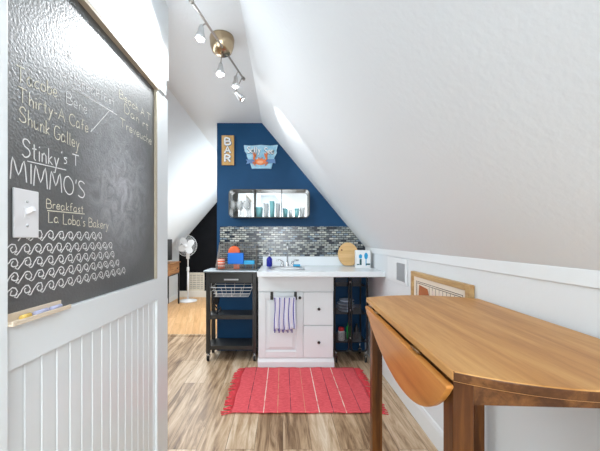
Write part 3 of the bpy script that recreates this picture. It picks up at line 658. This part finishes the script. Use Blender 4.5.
for z0, z1 in ((.397, .703), (.09, .391)):
    dr = box(.190, .468, cy, cy+.019, z0, z1).build('drawer', 'cab', kb, .004); knob(dr, .333, (z0+z1)/2)
# over-door towel bar and towel
tb = thing('towel_bar', 'dark over-door towel bar hooked on the white cabinet door', 'towel bar', (.008, cy-.03, .63))
for xx in (-.104, .116):
    B().box(xx-.013, xx+.013, cy-.005, cy-.001, .645, .708).box(xx-.013, xx+.013, cy-.038, cy-.001, .640, .647).box(xx-.013, xx+.013, cy-.040, cy-.035, .640, .675).build('hook', 'darkbronze', tb, .001)
B().tube([(-.104, cy-.030, .655), (.116, cy-.030, .655)], .005, 10).build('rod', 'darkbronze', tb)
tw = thing('dish_towel', 'blue and white striped dish towel hanging from the towel bar', 'towel', (.01, cy-.03, .66))
def cloth(x0, x1, ztop, zbot, y, off, nx=40, nz=24, back=False):
    b = B(); uv = b.bm.loops.layers.uv.new('uv'); g = []
    for j in range(nz+1):
        row = []
        for i in range(nx+1):
            u, v = i/nx, j/nz; z = ztop+(zbot-ztop)*v
            yy = y+(.006*math.sin(u*4.6*2*PI+1)+.003*math.sin(u*17))*(.3+.7*v)*(1 if not back else .5)
            row.append((b.bm.verts.new((.004+x0+(x1-x0)*u+.004*math.sin(v*5+u*3), yy, z+.006*math.sin(u*9)*v)), u, v))
        g.append(row)
    for j in range(nz):
        for i in range(nx):
            q = (g[j][i], g[j][i+1], g[j+1][i+1], g[j+1][i]); f = b.bm.faces.new([t[0] for t in q]); f.smooth = True
            for lp, t in zip(f.loops, q): lp[uv].uv = (t[1], t[2])
    return b
o_ = cloth(-.088, .113, .662, .37, cy-.049, 0).build('front_fold', 'towel', tw, fix=False); so = o_.modifiers.new('thick', 'SOLIDIFY'); so.thickness = .002
o_ = cloth(-.088, .080, .662, .345, cy-.019, 0, back=True).build('back_fold', 'towel', tw, fix=False); so = o_.modifiers.new('thick', 'SOLIDIFY'); so.thickness = .002
fb = B()
for s_ in range(6): fb.obox(((-.088+.113)/2, cy-.034+.015*math.cos(PI*(s_+.5)/6), .6615+.006*math.sin(PI*(s_+.5)/6)), (.1, 0, 0), (0, .0022, 0), (0, 0, .0012))
fb.build('top_fold', 'towel', tw)
fg = B()
for k in range(26):
    xx = -.087+k*.0078
    if k % 5 in (1, 2): fg.tube([(xx, cy-.049, .372), (xx+random.uniform(-.003, .003), cy-.048, .34)], .0028, 5)
fg.build('fringe', 'towelblue', tw)['kind'] = 'stuff'

# ------------------------------------------------------------------ charcoal kitchen cart
kc = thing('kitchen_cart', 'charcoal rolling kitchen cart with a pale top, drawer and two shelves', 'cart', (-.505, 3.06, 0))
X0, X1, Ya, Yb = -.755, -.262, 2.94, 3.19
leg = .038
box(X0-.022, X1+.012, Ya-.02, Yb+.02, .876, .890).build('top', 'carttop', kc, .003)
for x in (X0, X1-leg):
    for y in (Ya, Yb-leg):
        box(x, x+leg, y, y+leg, .075, .876).build('leg', 'cartblack', kc, .002)
        xc, yc = x+leg/2, y+leg/2
        cst = B().lathe([(.012, .075), (.012, .055)], (xc, yc, 0), 12).box(xc-.016, xc-.012, yc-.018, yc+.012, .02, .06).box(xc+.012, xc+.016, yc-.018, yc+.012, .02, .06).box(xc-.016, xc+.016, yc-.014, yc+.014, .054, .060).build('caster', 'chrome', kc)
        B().lathe([(.012, -.010), (.026, -.010), (.0275, 0), (.026, .010), (.012, .010)], (xc, yc-.006, .0275), 20, 'x').build('wheel', 'rubber', cst)
dr = box(X0+leg+.002, X1-leg-.002, Ya+.002, Ya+.02, .766, .868).build('drawer', 'cartblack', kc, .002)
box(-.575, -.435, Ya-.018, Ya-.012, .797, .811).box(-.572, -.56, Ya-.013, Ya+.002, .799, .809).box(-.45, -.438, Ya-.013, Ya+.002, .799, .809).build('drawer_handle', 'steel', dr, .001)
B().box(X0+.006, X0+.02, Ya+leg, Yb-leg, .766, .874).box(X1-.02, X1-.006, Ya+leg, Yb-leg, .766, .874).box(X0+leg, X1-leg, Yb-.02, Yb-.006, .766, .874).build('apron', 'cartblack', kc)
for z in (.412, .112):
    box(X0+leg-.002, X1-leg+.002, Ya+.006, Yb-.006, z+.012, z+.036).box(X0+.004, X0+leg, Ya+leg, Yb-leg, z, z+.036).box(X1-leg, X1-.004, Ya+leg, Yb-leg, z, z+.036).box(X0+leg, X1-leg, Ya+.002, Ya+.016, z, z+.04).build('shelf', 'cartblack', kc, .001)
# white wire basket hung in the cart
wb = B(); r_ = .0027
def rect_tube(b, x0, x1, y0, y1, z, r): b.tube([(x0, y0, z), (x1, y0, z), (x1, y1, z), (x0, y1, z)], r, 6, closed=True)
for i, (z, ins) in enumerate(((.722, 0), (.690, .013), (.660, .025), (.63, .036))):
    rect_tube(wb, X0+.045+ins, X1-.045-ins, Ya+.01+ins*.5, Yb-.03-ins*.5, z-.0, r_ if i else .004)
for t in [k/4 for k in range(1, 4)]:
    x = X0+.045+.036+(X1-X0-.09-.072)*t; xt = X0+.045+(X1-X0-.09)*t
    wb.tube([(xt, Ya+.01, .722), (x, Ya+.028, .63), (x, Yb-.048, .63), (xt, Yb-.03, .722), (xt, Yb-.03, .76)], r_*.8, 6)
for t in [k/3 for k in range(1, 3)]:
    y = Ya+.03+(Yb-Ya-.08)*t; wb.tube([(X0+.045, y, .722), (X0+.081, y, .63), (X1-.081, y, .63), (X1-.045, y, .722)], r_*.8, 6)
wb.tube([(X0+.045, Yb-.03, .76), (X1-.045, Yb-.03, .76)], .0035, 6).tube([(X0+.045, Yb-.03, .742), (X1-.045, Yb-.03, .742)], .0027, 6)
for x in (X0+.047, X1-.047): wb.tube([(x, Ya+.02, .722), (x, Ya+.03, .765)], .003, 6).tube([(x, Yb-.03, .722), (x, Yb-.03, .765)], .003, 6)
wb_ = solo('wire_basket', wb, 'whitewire', 'white wire basket slung under the drawer of the charcoal cart', 'basket')
# folded black stand/cloth hanging at the cart's left inside
bc = B(); bc.prism([(-.705, 3.02, .615), (-.665, 3.02, .618), (-.645, 3.02, .59), (-.665, 3.02, .53), (-.705, 3.02, .56)], (0, .05, 0))
bc.tube([(-.69, 3.0, .60), (-.70, 3.0, .56), (-.655, 3.0, .50), (-.66, 3.0, .452)], .008, 8).tube([(-.66, 3.0, .454), (-.62, 3.0, .49), (-.63, 3.0, .52)], .008, 8)
solo('utensil_bundle', bc, 'blackmetal', 'black utensils hanging inside the left end of the charcoal cart', 'utensil', bevel=.003)

# wire rack crate on the cart top
TZ = .8905
rx0, rx1, ry0, ry1 = -.675, -.275, 3.02, 3.19
cr = B(); h0, h1 = TZ+.003, TZ+.27
nx, nz = 22, 12
for k in range(nx+1):
    x = rx0+(rx1-rx0)*k/nx; zt_ = TZ+.05
    cr.tube([(x, ry0, h0), (x, ry0, zt_)], .0019, 4).tube([(x, ry1, h0), (x, ry1, h1)], .0019, 4)
for k in range(4): z = h0+.047*k/3; cr.tube([(rx0, ry0, z), (rx1, ry0, z)], .0019, 4)
for k in range(nz+1): z = h0+(h1-h0)*k/nz; cr.tube([(rx0, ry1, z), (rx1, ry1, z)], .0019, 4)
for k in range(9):
    y = ry0+(ry1-ry0)*k/8; zt_ = TZ+.05+.217*k/8
    for x in (rx0, rx1): cr.tube([(x, y, h0), (x, y, zt_)], .0019, 4)
    cr.tube([(rx0, y, h0), (rx1, y, h0)], .0019, 4)
for k in range(4):
    z = h0+.045*k/3
    for x in (rx0, rx1): cr.tube([(x, ry0, z), (x, ry1, z)], .0019, 4)
ck = thing('wire_crate', 'bronze grid wire crate with a tall back on the cart top', 'crate', ((rx0+rx1)/2, 3.1, TZ))
cr.build('grid', 'copperwire', ck)
rm = B().tube([(rx0, ry0, TZ+.051), (rx1, ry0, TZ+.051), (rx1, ry1, h1), (rx0, ry1, h1)], .003, 6, closed=True)
for x in (rx0, rx1): rm.tube([(x, ry0, TZ+.002), (x, ry0, TZ+.051)], .003, 6).tube([(x, ry1, TZ+.002), (x, ry1, h1)], .0035, 6)
rm.build('rim', 'copperwire', ck)
solo('blue_pouch', box(-.560, -.400, 3.03, 3.075, TZ+.056, TZ+.168), 'bluebox', 'bright blue pouch in the wire crate on the cart', 'pouch', bevel=.006)
solo('pouch_stand', box(-.50, -.44, 3.035, 3.085, TZ+.006, TZ+.055), 'orange', 'orange block under the blue pouch in the wire crate', 'block', bevel=.003)
solo('orange_plate', B().lathe([(0, 0), (.05, 0), (.062, .006), (.062, .010), (.045, .006), (0, .005)], (-.505, 3.10, TZ+.175), 28, 'y').box(-.51, -.50, 3.10, 3.11, TZ+.006, TZ+.09), 'orange', 'round orange disc standing behind the blue pouch', 'disc')
solo('cyan_case', box(-.398, -.290, 3.04, 3.08, TZ+.052, TZ+.092).box(-.39, -.384, 3.045, 3.075, TZ+.006, TZ+.052).box(-.31, -.304, 3.045, 3.075, TZ+.006, TZ+.052), 'cyan', 'cyan case lying right of the blue pouch in the wire crate', 'case', bevel=.005)
sc = thing('striped_mug', 'red and white striped mug at the left end of the wire crate', 'mug', (-.63, 3.07, TZ))
B().lathe([(.036, .0065), (.038, .01), (.038, .105), (.034, .105), (.033, .012), (0, .012)], (-.63, 3.07, TZ), 24).build('cup', 'orange', sc)
for z in (.03, .062, .09): B().lathe([(.0384, 0), (.0386, .008), (.0384, .012)], (-.63, 3.07, TZ+z), 24).build('band', 'printpink', sc)

# ------------------------------------------------------------------ folding black rolling cart at the right of the cabinet
fx0, fx1, fy0, fy1 = .50, .815, 2.90, 3.16
fr2 = thing('rolling_cart', 'black metal folding rolling cart with mesh shelves under the counter end', 'cart', ((fx0+fx1)/2, 3.02, 0))
xm = (350-283)/300*2.90
def uframe(xa, xb, y, z0, z1, r=.009):
    b = B(); b.tube(rrect(xa, xb, z0, z1, .035, y), r, 8, closed=True); return b
uframe(fx0, xm-.010, fy0, .115, .845).build('front_frame', 'blackmetal', fr2); uframe(xm+.012, fx1, fy0, .115, .845).build('front_frame', 'blackmetal', fr2)
uframe(fx0, fx1, fy1, .115, .845).build('back_frame', 'blackmetal', fr2)
for z in (.20, .47, .74):
    sb_ = B().box(fx0+.008, fx1-.008, fy0+.01, fy1-.008, z, z+.004)
    sb_.build('mesh_shelf', 'blackmetal', fr2)
    for (xa, xb) in ((fx0+.02, xm-.03), (xm+.03, fx1-.06)):
        mb = B()
        for k in range(12): x = xa+(xb-xa)*k/11; mb.box(x-.0012, x+.0012, fy0+.008, fy0+.010, z+.002, z+.095)
        for k in range(10): zz = z+.002+.093*k/9; mb.box(xa, xb, fy0+.008, fy0+.010, zz-.0012, zz+.0012)
        mb.build('mesh_panel', 'shadegrille', fr2)
    B().lathe([(.008, 0), (.008, -.012), (0, -.014)], (xm, fy0, z+.045), 12, 'y').build('hinge_pin', 'chrome', fr2)
    B().box(xm-.014, xm+.016, fy0-.002, fy0+.004, z+.03, z+.06).build('hinge_plate', 'blackmetal', fr2)
for x in (fx0+.015, fx1-.012):
    for y in (fy0+.012, fy1-.02):
        cst = B().tube([(x, y, .115), (x, y, .06)], .005, 8).box(x-.013, x-.010, y-.012, y+.016, .02, .062).box(x+.010, x+.013, y-.012, y+.016, .02, .062).box(x-.013, x+.013, y-.010, y+.012, .058, .063).build('caster', 'chrome', fr2)
        B().lathe([(.010, -.008), (.024, -.008), (.0255, 0), (.024, .008), (.010, .008)], (x, y+.004, .0255), 18, 'x').build('wheel', 'rubber', cst)
ccx = .625
for k, (z, r, lb) in enumerate(((.4745, .080, 'bottom bowl of the stack'), (.505, .088, 'second bowl from the bottom of the stack'), (.536, .086, 'third bowl from the bottom of the stack'), (.60, .075, 'topmost wide bowl of the stack'))):
    zz = z if k < 3 else .567
    solo('stacked_bowl', B().lathe([(r*.5, 0), (r*.8, .012), (r, .028), (r*.97, .0295), (r*.76, .0155), (r*.45, .006), (0, .006)], (ccx+.01*(k % 2), 3.0, zz), 28), 'plate', 'pale blue ceramic bowl, '+lb+' on the rolling cart', 'bowl', 'bowls on the middle shelf of the rolling cart')
jr = thing('condiment_jar', 'small white jar with a red lid on the lower shelf of the rolling cart', 'jar', (.575, 2.96, .204))
B().lathe([(.030, .0005), (.033, .006), (.033, .085), (.027, .094)], (.575, 2.96, .204), 20).build('jar', 'paper', jr)
B().lathe([(.029, .094), (.029, .122), (.026, .125), (0, .125)], (.575, 2.96, .204), 20).build('lid', 'redlid', jr)
solo('green_bottle', B().lathe([(.024, 0), (.026, .01), (.026, .11), (.010, .135), (.010, .155), (0, .155)], (.655, 3.0, .2045), 16), 'green', 'green bottle behind the middle posts of the rolling cart', 'bottle')
solo('black_bottle', B().lathe([(.022, 0), (.023, .01), (.023, .10), (.010, .12), (.010, .15), (0, .15)], (.735, 3.0, .2045), 16), 'blackmetal', 'small dark bottle at the right of the rolling cart lower shelf', 'bottle')

# ------------------------------------------------------------------ rug
rg = thing('rug', 'red woven cotton rug with thin stripes and fringed ends before the cabinet', 'rug', (.172, 2.43, 0))
rb = B(); nx_, ny_ = 60, 30; g = []
for j in range(ny_+1):
    g.append([rb.bm.verts.new((-.355+1.005*i/nx_+.004*math.sin(j*.5), 2.058+.717*j/ny_+.003*math.sin(i*.35), .007+.0015*math.sin(i*.9+j*.3))) for i in range(nx_+1)])
for j in range(ny_):
    for i in range(nx_): rb.bm.faces.new((g[j][i], g[j][i+1], g[j+1][i+1], g[j+1][i])).smooth = True
o_ = rb.build('weave', 'rug', rg); so = o_.modifiers.new('thick', 'SOLIDIFY'); so.thickness = .006; so.offset = -1
fgb = B()
for s, x in ((-1, -.355), (1, .65)):
    for k in range(62):
        y = 2.062+.705*k/61; ln = random.uniform(.05, .085); dy = random.uniform(-.03, .01)
        fgb.tube([(x-s*.002, y, .006), (x+s*ln*.5, y+dy*.5+random.uniform(-.006, .006), .008), (x+s*ln, y+dy, .004)], [.0035, .004, .0032], 5)
fgb.build('fringe', 'fringe', rg)['kind'] = 'stuff'

# ------------------------------------------------------------------ drop-leaf table
tc_ = Vector((.6125, .980, 0)); HW = .25; R = .463; TT = .932
tb = thing('drop_leaf_table', 'tall oval wooden drop-leaf table with one leaf hanging, against the knee wall', 'table', (tc_.x, tc_.y, 0))
yc = math.sqrt(R*R-HW*HW)*.985
def arc_end(s, n=24):
    return [(HW*(1-2*k/n), s*(yc+(R-.02-yc+.012)*(1-((1-2*k/n))**2))) for k in range(n+1)]
pts = [(tc_.x+x, tc_.y+y) for x, y in arc_end(1)]+[(tc_.x-x, tc_.y+y) for x, y in arc_end(-1)]
o_ = B().prism([(x, y, TT-.022) for x, y in pts], (0, 0, .022)).build('tabletop', 'tabletop', tb, .004, 3)
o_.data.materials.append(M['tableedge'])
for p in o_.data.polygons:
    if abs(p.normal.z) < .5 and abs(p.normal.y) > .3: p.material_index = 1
hxx = tc_.x-HW-.012; th = math.radians(9)
lp = []
nL = 36; Lh = .368; sag = .174; RL = (Lh*Lh+sag*sag)/(2*sag)
for k in range(nL+1):
    yy = -Lh+2*Lh*k/nL; t = math.sqrt(max(RL*RL-yy*yy, 0))-(RL-sag); lp.append((yy, t))
lv = [Vector((hxx+math.sin(th)*t, tc_.y-.012+yy, TT-.024-math.cos(th)*t-.015)) for yy, t in lp]
lv = [lv[0]+Vector((0, 0, .006))]+lv+[lv[-1]+Vector((0, 0, .006))]
B().prism(lv, (math.cos(th)*.017, 0, math.sin(th)*.017)).build('drop_leaf', 'leaf', tb, .003)
for yy in (-.2, .2):
    B().box(tc_.x-HW-.008, tc_.x-HW+.03, tc_.y+yy-.025, tc_.y+yy+.025, TT-.0235, TT-.0222).tube([(tc_.x-HW-.004, tc_.y+yy-.025, TT-.0245), (tc_.x-HW-.004, tc_.y+yy+.025, TT-.0245)], .003, 8).build('hinge', 'nickel', tb)
lw = .043; LX, LY = HW-.012, .362
for sx_ in (-1, 1):
    for sy_ in (-1, 1):
        x0_ = tc_.x+sx_*LX-(lw if sx_ > 0 else 0); y0_ = tc_.y+sy_*LY-(lw if sy_ > 0 else 0)
        box(x0_, x0_+lw, y0_, y0_+lw, 0, TT-.022).build('leg', 'legwood', tb, .002)
ap = B(); a0, a1 = tc_.x-LX+lw, tc_.x+LX-lw; b0, b1 = tc_.y-LY+.01, tc_.y+LY-.01
ap.box(a0, a1, b0, b0+.02, TT-.085, TT-.0222).box(a0, a1, b1-.02, b1, TT-.085, TT-.0222).box(a0-.008, a0+.012, b0+.03, b1-.03, TT-.10, TT-.0222).box(a1-.012, a1+.008, b0+.03, b1-.03, TT-.10, TT-.0222)
ap.build('apron', 'tableedge', tb)
tb.rotation_euler = (0, 0, math.radians(-2.8))

# ------------------------------------------------------------------ on the knee wall: picture, vent plate
pf = thing('framed_print', 'gold oak framed print with rust and pink shapes, on the knee wall behind the table', 'picture', (WR-.015, 1.70, .50))
PX = WR-.030; ya, yb, za, zb = 1.395, 2.03, .50, .985
f1 = .030
B().box(PX, WR-.001, ya, ya+f1, za, zb).box(PX, WR-.001, yb-f1, yb, za, zb).box(PX, WR-.001, ya+f1, yb-f1, za, za+f1).box(PX, WR-.001, ya+f1, yb-f1, zb-f1, zb).build('frame', 'framewood', pf, .003)
sh = B()
box(PX+.010, WR-.004, ya+f1, yb-f1, za+f1, zb-f1).build('print', 'mat', pf)
Xp = PX+.0095
def line(b, y0, y1, z0, z1): b.box(Xp-.0006, Xp, y0, y1, z0, z1)
ln = B(); q0, q1, r0, r1 = ya+f1+.03, yb-f1-.035, za+f1+.03, zb-f1-.028
for d in (0, .010):
    line(ln, q0+d, q1-d, r1-d-.003, r1-d); line(ln, q0+d, q1-d, r0+d, r0+d+.003); line(ln, q0+d, q0+d+.003, r0+d, r1-d); line(ln, q1-d-.003, q1-d, r0+d, r1-d)
for k in range(9): y = q0+.03+k*.038; line(ln, y, y+.0025, r0+.05, r1-.014)
ln.build('printed_lines', 'printline', pf)
B().prism([(Xp-.0004, y, z) for y, z in ((q1-.045, r1-.020), (q1-.155, r1-.030), (q1-.175, r1-.07), (q1-.15, r1-.16), (q1-.06, r1-.17), (q1-.035, r1-.1))], (-.0006, 0, 0)).build('rust_shape', 'printrust', pf)
pk = B()
for k in range(4): y = q0+.05+k*.077; line(pk, y, y+.022, r0+.05, r1-.03)
pk.build('pink_bars', 'printpink', pf)
vt = thing('wall_vent', 'white wall register plate with a grey louvered grille at the counter end', 'vent', (WR-.005, 2.33, .88))
box(WR-.012, WR-.001, 2.14, 2.53, .862, 1.055).build('plate', 'trim', vt, .002)
gb = B().box(WR-.0135, WR-.012, 2.165, 2.315, .885, 1.02)
for k in range(14): y = 2.17+k*.0108; gb.obox((WR-.016, y, .9525), (.003, .002, 0), (0, .0009, 0), (0, 0, .065))
gb.build('grille', 'palegrille', vt)

# ------------------------------------------------------------------ hall: fan, console, screen, register
fan = thing('pedestal_fan', 'white pedestal fan standing in front of the black hall wall', 'fan', (-1.83, 5.72, 0))
F = Vector((-1.83, 5.68, 1.075))
B().lathe([(.17, .0015), (.17, .02), (.05, .035), (.022, .05), (.0, .05)], (-1.83, 5.78, 0), 32).build('base', 'fanwhite', fan)
B().tube([(-1.83, 5.78, .04), (-1.83, 5.78, .62)], .018, 12).tube([(-1.83, 5.78, .6), (-1.83, 5.78, .97)], .012, 12).build('pole', 'fanwhite', fan)
B().lathe([(.024, .58), (.026, .60), (.024, .66)], (-1.83, 5.78, 0), 14).box(-1.855, -1.805, 5.745, 5.80, .82, .93).build('control_box', 'fanwhite', fan, .004)
B().lathe([(.0, .19), (.04, .18), (.062, .13), (.06, .05), (.045, .03)], F, 24, 'y').box(F.x-.02, F.x+.02, 5.76, 5.81, .95, 1.06).build('motor', 'fanwhite', fan)
hub = B().lathe([(.04, .02), (.04, -.012), (.02, -.022), (0, -.024)], F, 24, 'y').build('hub', 'fanwhite', fan)
for k in range(4):
    a0 = k*PI/2+.55; b = B(); n = 16; rim = []
    ctr = Vector((.095*math.cos(a0), 0, .095*math.sin(a0)))
    ux, uz = Vector((math.cos(a0), 0, math.sin(a0))), Vector((-math.sin(a0), 0, math.cos(a0)))
    pp = [F+ctr+ux*.075*math.cos(2*PI*i/n)+uz*.062*math.sin(2*PI*i/n)+Vector((0, .018*math.sin(2*PI*i/n), 0)) for i in range(n)]
    b.prism(pp, (0, .003, 0)).build('blade', 'fanwhite', fan)
cg = B()
for k in range(44):
    a = 2*PI*k/44; d = Vector((math.cos(a), 0, math.sin(a)))
    cg.tube([F+d*.035+Vector((0, -.062, 0)), F+d*.13+Vector((0, -.058, 0)), F+d*.19+Vector((0, -.035, 0)), F+d*.20+Vector((0, 0, 0)), F+d*.19+Vector((0, .035, 0)), F+d*.06+Vector((0, .065, 0))], .0016, 4)
for r, y in ((.20, 0), (.12, -.059), (.035, -.062)): cg.tube([F+Vector((r*math.cos(t*PI/20), y, r*math.sin(t*PI/20))) for t in range(40)], .003 if r == .2 else .0018, 5, closed=True)
cg.lathe([(.036, -.062), (.036, -.068), (0, -.07)], F, 20, 'y')
cg.build('cage', 'fanwhite', fan)
vr = thing('wall_register', 'cream louvered air register low on the black hall wall', 'vent', (-1.80, 6.19, .13))
q0 = (188.5-283)/48.4; q1 = (204.5-283)/48.4
zt_ = EYE-(272.5-239)/48.4; zb_ = EYE-(291-239)/48.4
B().box(q0, q1, 6.185, 6.199, zb_, zb_+.025).box(q0, q1, 6.185, 6.199, zt_-.025, zt_).box(q0, q0+.025, 6.185, 6.199, zb_, zt_).box(q1-.025, q1, 6.185, 6.199, zb_, zt_).build('frame', 'ventcream', vr, .002)
lv_ = B()
for k in range(9): z = zb_+.04+k*(zt_-zb_-.08)/8; lv_.obox(((q0+q1)/2, 6.190, z), ((q1-q0)/2-.02, 0, 0), (0, .004, .004), (0, -.003, .010))
for k in range(1, 4): x = q0+(q1-q0)*k/4; lv_.box(x-.006, x+.006, 6.182, 6.188, zb_+.02, zt_-.02)
lv_.build('louvers', 'ventcream', vr)
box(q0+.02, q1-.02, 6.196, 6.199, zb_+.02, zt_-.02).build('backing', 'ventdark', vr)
# console table against the far-left knee wall
ds = thing('console_table', 'narrow console table with wooden drawers and thin black legs in the hall', 'table', (-2.03, 5.1, 0))
dx0_, dx1_ = XLk+.003, -1.925
box(dx0_, dx1_+.012, 4.62, 5.60, .765, .785).build('top', 'deskwood', ds, .002)
box(dx0_, dx1_-.006, 4.65, 5.57, .575, .764).build('case', 'deskwood', ds)
for y0_, y1_ in ((4.66, 5.10), (5.12, 5.56)):
    dd = box(dx1_-.006, dx1_+.004, y0_, y1_, .585, .755).build('drawer', 'deskwood', ds, .002)
    B().lathe([(.006, 0), (.006, .012), (.014, .018), (0, .026)], (dx1_+.004, (y0_+y1_)/2+.08, .67), 12, 'x').build('knob', 'blackmetal', dd)
for x in (dx0_+.002, dx1_-.022):
    for y in (4.64, 5.555): box(x, x+.024, y, y+.024, 0, .765 if False else .574).build('leg', 'blackmetal', ds)
B().box(dx1_-.020, dx1_+.006, 4.64, 5.58, .565, .575).build('rail', 'blackmetal', ds)
scn = thing('television', 'black flat screen standing on the console table in the hall', 'television', (-2.03, 5.1, .785))
B().box(-1.975, -1.95, 4.75, 5.28, .835, 1.195).build('screen', 'blackmetal', scn, .004)
B().box(-2.02, -1.93, 4.90, 5.12, .7855, .795).box(-1.972, -1.955, 4.98, 5.04, .79, .84).build('stand', 'blackmetal', scn)
